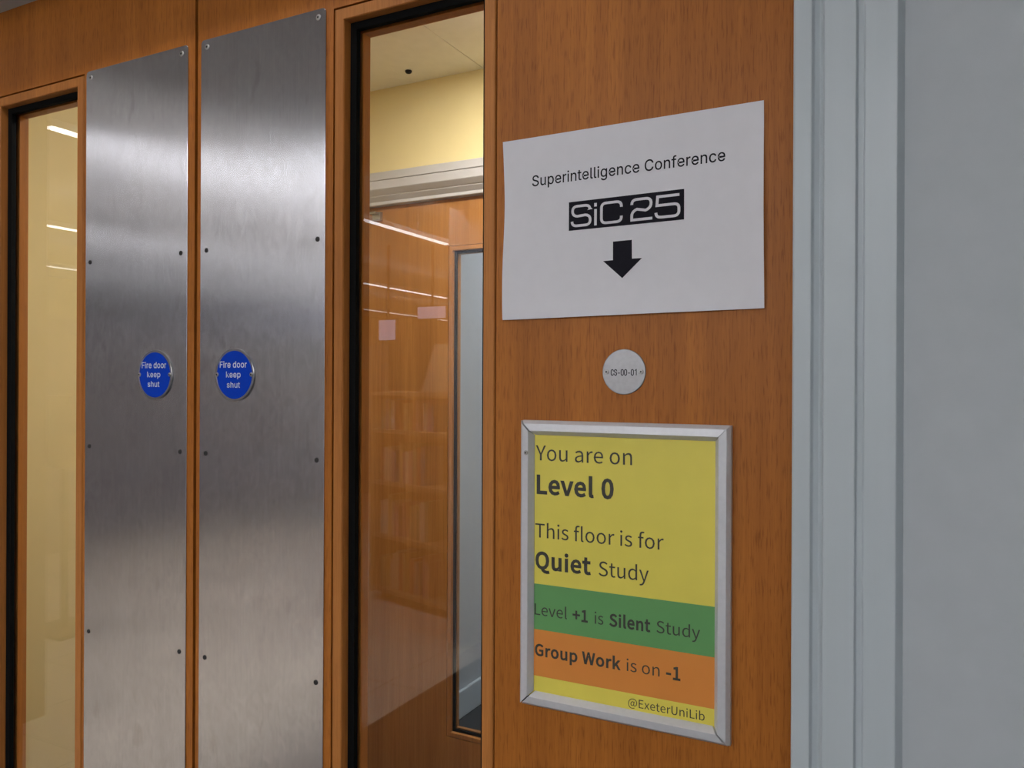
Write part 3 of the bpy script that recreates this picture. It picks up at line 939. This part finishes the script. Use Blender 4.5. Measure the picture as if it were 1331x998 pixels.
line('lettering', [('Group Work', -0.3990, -0.2951, 1.1890, 0.0128, 0.042), ('is on', -0.2884, -0.2515, 1.1892, 0.0128, 0.0), ('-1', -0.2445, -0.2290, 1.1888, 0.0132, 0.042)],
     'printed line: Group Work is on -1')
line('lettering', [('@ExeterUniLib', -0.2865, -0.2033, 1.1515, 0.0090, 0.0)], 'small printed handle at the lower right')

# ------------------------------------------------------------------ lights
TUBE = m_emit('light_diffuser', (0.97, 0.97, 1.0), E_TUBE)
TUBE_DIM = m_emit('light_diffuser_dim', (0.97, 0.97, 1.0), E_TUBE * 0.45)
UPL = m_emit('light_uplight', (0.97, 0.97, 1.0), E_UP)
BODY = m_plain('white_fitting', (0.75, 0.75, 0.75), 0.5)
for k, (L, a, b, lab) in enumerate(((3.68, 2.30, 5.83, 'nearest'), (6.00, 3.75, 9.52, 'middle'), (8.10, 5.10, 12.9, 'farthest'))):
    ya, yb = -(a + CAMY), -(b + CAMY)
    t = thing('ceiling_light', (-L, (ya + yb) / 2, 2.7), 'long white pendant light strip, %s of the rows mirrored in the glass' % lab, 'light', 'library light strips')
    wd_ = 0.026
    MB().box(-L - wd_, -L + wd_, yb, ya, 2.706, 2.742).build('housing', BODY, t, off=(-L, (ya + yb) / 2, 2.7))
    MB().box(-L - wd_ + 0.003, -L + wd_ - 0.003, yb + 0.004, ya - 0.004, 2.698, 2.707).build('diffuser', TUBE_DIM if lab == 'farthest' else TUBE, t, off=(-L, (ya + yb) / 2, 2.7))
    MB().box(-L - wd_ + 0.008, -L + wd_ - 0.008, yb + 0.012, ya - 0.012, 2.7415, 2.7425).build('uplight_diffuser', UPL, t, off=(-L, (ya + yb) / 2, 2.7))
    for q in range(4):
        yy = ya + (yb - ya) * (q + 0.5) / 4
        MB().box(-L - 0.003, -L + 0.003, yy - 0.003, yy + 0.003, 2.742, 3.0).build('suspension_rod', BODY, t, off=(-L, (ya + yb) / 2, 2.7))

SLOT = m_emit('slot_diffuser', (1.0, 0.96, 0.9), E_SLOT)
t = thing('ceiling_light', (-0.95, -0.42, 2.5), 'recessed light strip in the low ceiling before the doors', 'light')
fr = MB()
fr.box(-1.35, -0.55, -0.46, -0.445, 2.494, 2.5); fr.box(-1.35, -0.55, -0.39, -0.375, 2.494, 2.5)
fr.box(-1.35, -1.335, -0.445, -0.39, 2.494, 2.5); fr.box(-0.565, -0.55, -0.445, -0.39, 2.494, 2.5)
fr.build('frame', BODY, t, off=(-0.95, -0.42, 2.5))
MB().box(-1.335, -0.565, -0.445, -0.39, 2.496, 2.4995).build('diffuser', SLOT, t, off=(-0.95, -0.42, 2.5))

SOFFIT_FILL = m_emit('soffit_fill_diffuser', (0.95, 0.97, 1.0), E_SOFFIT_FILL)  # fill lamps added behind the viewer to brighten doors, notices and right wall
for px_, lab in ((0.35, 'added fill light panel in the low ceiling behind the viewer, nearer the right wall'), (-1.2, 'added fill light panel in the low ceiling behind the viewer, nearer the library')):
    t = thing('ceiling_light', (px_, -2.65, 2.5), lab, 'light', 'added soffit fill lights')
    O_ = (px_, -2.65, 2.5)
    MB().box(px_ - 0.31, px_ + 0.31, -2.96, -2.34, 2.494, 2.4995).build('frame', BODY, t, off=O_)
    MB().box(px_ - 0.29, px_ + 0.29, -2.94, -2.36, 2.490, 2.4945).build('diffuser', SOFFIT_FILL, t, off=O_)

AISLE_FILL = m_emit('aisle_fill_diffuser', (0.97, 0.96, 1.0), E_AISLE_FILL)  # fill lamps added where the soffit hides them, brightening library floor and bookcases
for yy, lab in ((-2.8, 'nearest the doors'), (-4.8, 'in the middle of its row'), (-6.8, 'farthest from the doors')):
    O_ = (-2.98, yy, 3.0)
    t = thing('ceiling_light', O_, 'added fill light panel over the library aisle, ' + lab, 'light', 'added aisle fill lights')
    MB().box(-3.28, -2.68, yy - 0.30, yy + 0.30, 2.994, 2.9995).build('frame', BODY, t, off=O_)
    MB().box(-3.26, -2.70, yy - 0.28, yy + 0.28, 2.990, 2.9945).build('diffuser', AISLE_FILL, t, off=O_)
LOBL = m_emit('lobby_diffuser', (1.0, 0.96, 0.90), E_LOBBY)
O_ = (-1.0, 1.04, 2.6)
t = thing('ceiling_light', O_, 'panel light in the lobby ceiling behind the doors', 'light')
MB().box(-1.32, -0.68, 0.93, 1.15, 2.592, 2.5995).build('frame', BODY, t, off=O_)
MB().box(-1.30, -0.70, 0.95, 1.13, 2.588, 2.5925).build('diffuser', LOBL, t, off=O_)
STL = m_emit('stair_diffuser', (0.86, 0.92, 1.0), E_STAIR)
t = thing('ceiling_light', (-0.8, 3.2, 3.0), 'panel light beyond the far doors', 'light')
fr = MB()
fr.box(-1.12, -0.48, 2.88, 2.9, 2.988, 3.0); fr.box(-1.12, -0.48, 3.5, 3.52, 2.988, 3.0)
fr.box(-1.12, -1.1, 2.9, 3.5, 2.988, 3.0); fr.box(-0.5, -0.48, 2.9, 3.5, 2.988, 3.0)
fr.build('frame', BODY, t, off=(-0.8, 3.2, 3.0))
MB().box(-1.1, -0.5, 2.9, 3.5, 2.99, 2.999).build('diffuser', STL, t, off=(-0.8, 3.2, 3.0))

# small dark sensor in the lobby ceiling
t = thing('ceiling_sensor', (-1.622, 1.498, LZ), 'small dark dot on the lobby ceiling above the far door', 'sensor')
w = bmesh.new()
m = MB()
rows = [(0.0, 0.0), (0.012, 0.0), (0.012, -0.004), (0.009, -0.008), (0.0, -0.009)]
prev = None
nseg = 24
for r, z in rows:
    cur = [m.bm.verts.new((-1.622 + r * math.cos(2 * PI * k / nseg), 1.498 + r * math.sin(2 * PI * k / nseg), LZ + z)) for k in range(nseg)]
    if prev:
        for k in range(nseg):
            m.bm.faces.new((prev[k], prev[(k + 1) % nseg], cur[(k + 1) % nseg], cur[k]))
    prev = cur
bmesh.ops.remove_doubles(m.bm, verts=m.bm.verts, dist=1e-6)
m.build('sensor_body', BLACK, t, off=(-1.622, 1.498, LZ))

# ------------------------------------------------------------------ what the glass mirrors: bookcase and books
BW = m_wood('bookcase_wood', (0.50, 0.30, 0.16), tick=0.1)
ANG = math.radians(16.5)
bc = thing('bookcase', (-3.0, -3.54, 0), 'low wooden bookcase mirrored in the right glass panel', 'bookcase')
bc.rotation_euler = (0, 0, ANG)
bc['_loc'] = (0, 0, 0)
W2, DP, HT = 0.50, 0.30, 1.45
for sx in (-1, 1):
    MB().box(sx * W2 - 0.012, sx * W2 + 0.012, -DP, 0, 0.04, HT).build('side_panel', BW, bc)
MB().box(-W2, W2, -DP - 0.012, -DP, 0.04, HT).build('back_panel', BW, bc)
SH = (0.07, 0.44, 0.81, 1.17, HT - 0.02)
for z in SH:
    MB().box(-W2 + 0.012, W2 - 0.012, -DP, 0.004, z - 0.012, z + 0.012).build('shelf', BW, bc)
for sx in (-1, 1):
    MB().box(sx * 0.42 - 0.03, sx * 0.42 + 0.03, -0.2, -0.06, 0, 0.06).build('foot', BW, bc)
cols = [(0.55, 0.5, 0.42), (0.35, 0.08, 0.06), (0.1, 0.2, 0.35), (0.6, 0.45, 0.2), (0.15, 0.3, 0.2), (0.7, 0.66, 0.6), (0.4, 0.2, 0.3)]
BM = [m_plain('book_cloth', c_, 0.6) for c_ in cols]
PG_ = m_plain('book_pages', (0.75, 0.72, 0.64), 0.8)
names = ('bottom', 'second', 'third', 'fourth')
for si, z in enumerate(SH[:4]):
    x = -W2 + 0.06
    cnt = 0
    while x < W2 - 0.07 and cnt < 11:
        th = random.uniform(0.022, 0.05)
        hh = random.uniform(0.20, 0.28) if si < 3 else random.uniform(0.17, 0.215)
        dd = random.uniform(0.15, 0.2)
        bk = thing('book', (0, 0, 0), 'upright book on the %s shelf of the mirrored bookcase' % names[si], 'book', 'books on the %s shelf' % names[si])
        lean = 0.0 if random.random() < 0.8 else 0.12
        loc = Matrix.Rotation(ANG, 4, 'Z') @ Vector((x, -0.04, z + 0.0125)) + Vector((-3.0, -3.54, 0))
        bk.location = loc
        bk['_loc'] = (0, 0, 0)
        bk.rotation_euler = (0, 0, ANG)
        c_ = MB()
        c_.box(0, 0.003, -dd, 0, 0, hh); c_.box(th - 0.003, th, -dd, 0, 0, hh); c_.box(0.003, th - 0.003, -0.003, 0, 0, hh)
        c_.build('cover', random.choice(BM), bk)
        MB().box(0.003, th - 0.003, -dd + 0.006, -0.003, 0.004, hh - 0.004).build('pages', PG_, bk)
        x += th + random.choice((0.002, 0.002, 0.003, 0.05))
        cnt += 1
# sloping sign on top of the bookcase
t = thing('sloping_sign', (-2.86, -3.55, HT), 'sloping brown sign board on top of the mirrored bookcase', 'sign')
t.rotation_euler = (0, 0, ANG)
t['_loc'] = (0, 0, 0)
bd = MB().box(-0.17, 0.24, -0.006, 0.006, 0, 0.32).build('board', m_plain('tan_board', (0.42, 0.34, 0.22), 0.4), t)
bd.rotation_euler = (math.radians(18), 0, 0)
bd.location = (0, -0.04, 0.012)
MB().box(-0.17, 0.24, -0.16, -0.005, 0.0, 0.012).build('base', m_plain('tan_base', (0.5, 0.42, 0.3), 0.4), t)

# tall dark bookcases along the far side of the aisle, their backs to the doors
DW = m_wood('dark_bookcase_wood', (0.24, 0.23, 0.245), tick=0.2)
for k in range(6):
    yc = -2.15 - 1.12 * k
    t = thing('bookcase', (-6.85, yc, 0), 'tall dark bookcase mirrored as a dark band in the steel plates', 'bookcase', 'tall dark bookcases')
    O_ = (-6.85, yc, 0)
    MB().box(-6.71, -6.695, yc - 0.54, yc + 0.54, 0.02, 2.05).build('back_panel', DW, t, off=O_)
    for q in (-1, 1):
        MB().box(-7.01, -6.71, yc + q * 0.53 - 0.012, yc + q * 0.53 + 0.012, 0.0, 2.06).build('side_panel', DW, t, off=O_)
    for z in (0.08, 0.46, 0.84, 1.22, 1.60, 2.04):
        MB().box(-7.01, -6.71, yc - 0.517, yc + 0.517, z - 0.012, z + 0.012).build('shelf', DW, t, off=O_)

# hanging screens and a notice stand, mirrored faintly in the panes
SCR = m_emit('screen_glow', (0.62, 0.60, 1.0), 1.7)
SCRB = m_plain('screen_housing', (0.05, 0.05, 0.055), 0.4)
for (cx_, cy_, cz_, hw, hh), lab in (((-5.19, -6.2, 2.08, 0.12, 0.12), 'small square lit screen hung from the library ceiling'), ((-4.75, -6.4, 2.27, 0.19, 0.075), 'wide low lit screen hung from the library ceiling')):
    O_ = (cx_, cy_, cz_)
    t = thing('information_screen', O_, lab, 'screen')
    MB().box(cx_ - hw, cx_ + hw, cy_ - 0.04, cy_, cz_ - hh, cz_ + hh).build('housing', SCRB, t, bevel=0.004, off=O_)
    MB().box(cx_ - hw + 0.012, cx_ + hw - 0.012, cy_ - 0.001, cy_ + 0.002, cz_ - hh + 0.012, cz_ + hh - 0.012).build('display', SCR, t, off=O_)
    MB().box(cx_ - 0.01, cx_ + 0.01, cy_ - 0.03, cy_ - 0.01, cz_ + hh - 0.002, 3.0).build('hanging_rod', SCRB, t, off=O_)
O_ = (-4.62, -2.15, 0)
t = thing('notice_stand', O_, 'pale notice board on a thin stand, mirrored in the left glass panel', 'notice stand')
STW = m_plain('stand_panel', (0.62, 0.60, 0.55), 0.5)
MB().box(-4.80, -4.44, -2.165, -2.145, 0.98, 1.42).build('board', STW, t, bevel=0.004, off=O_)
MB().box(-4.635, -4.605, -2.19, -2.16, 0.02, 1.1).build('pole', SCRB, t, off=O_)
MB().box(-4.80, -4.44, -2.33, -2.03, 0.0, 0.025).build('base', SCRB, t, bevel=0.004, off=O_)

for o in bpy.data.objects:
    if '_loc' in o:
        del o['_loc']
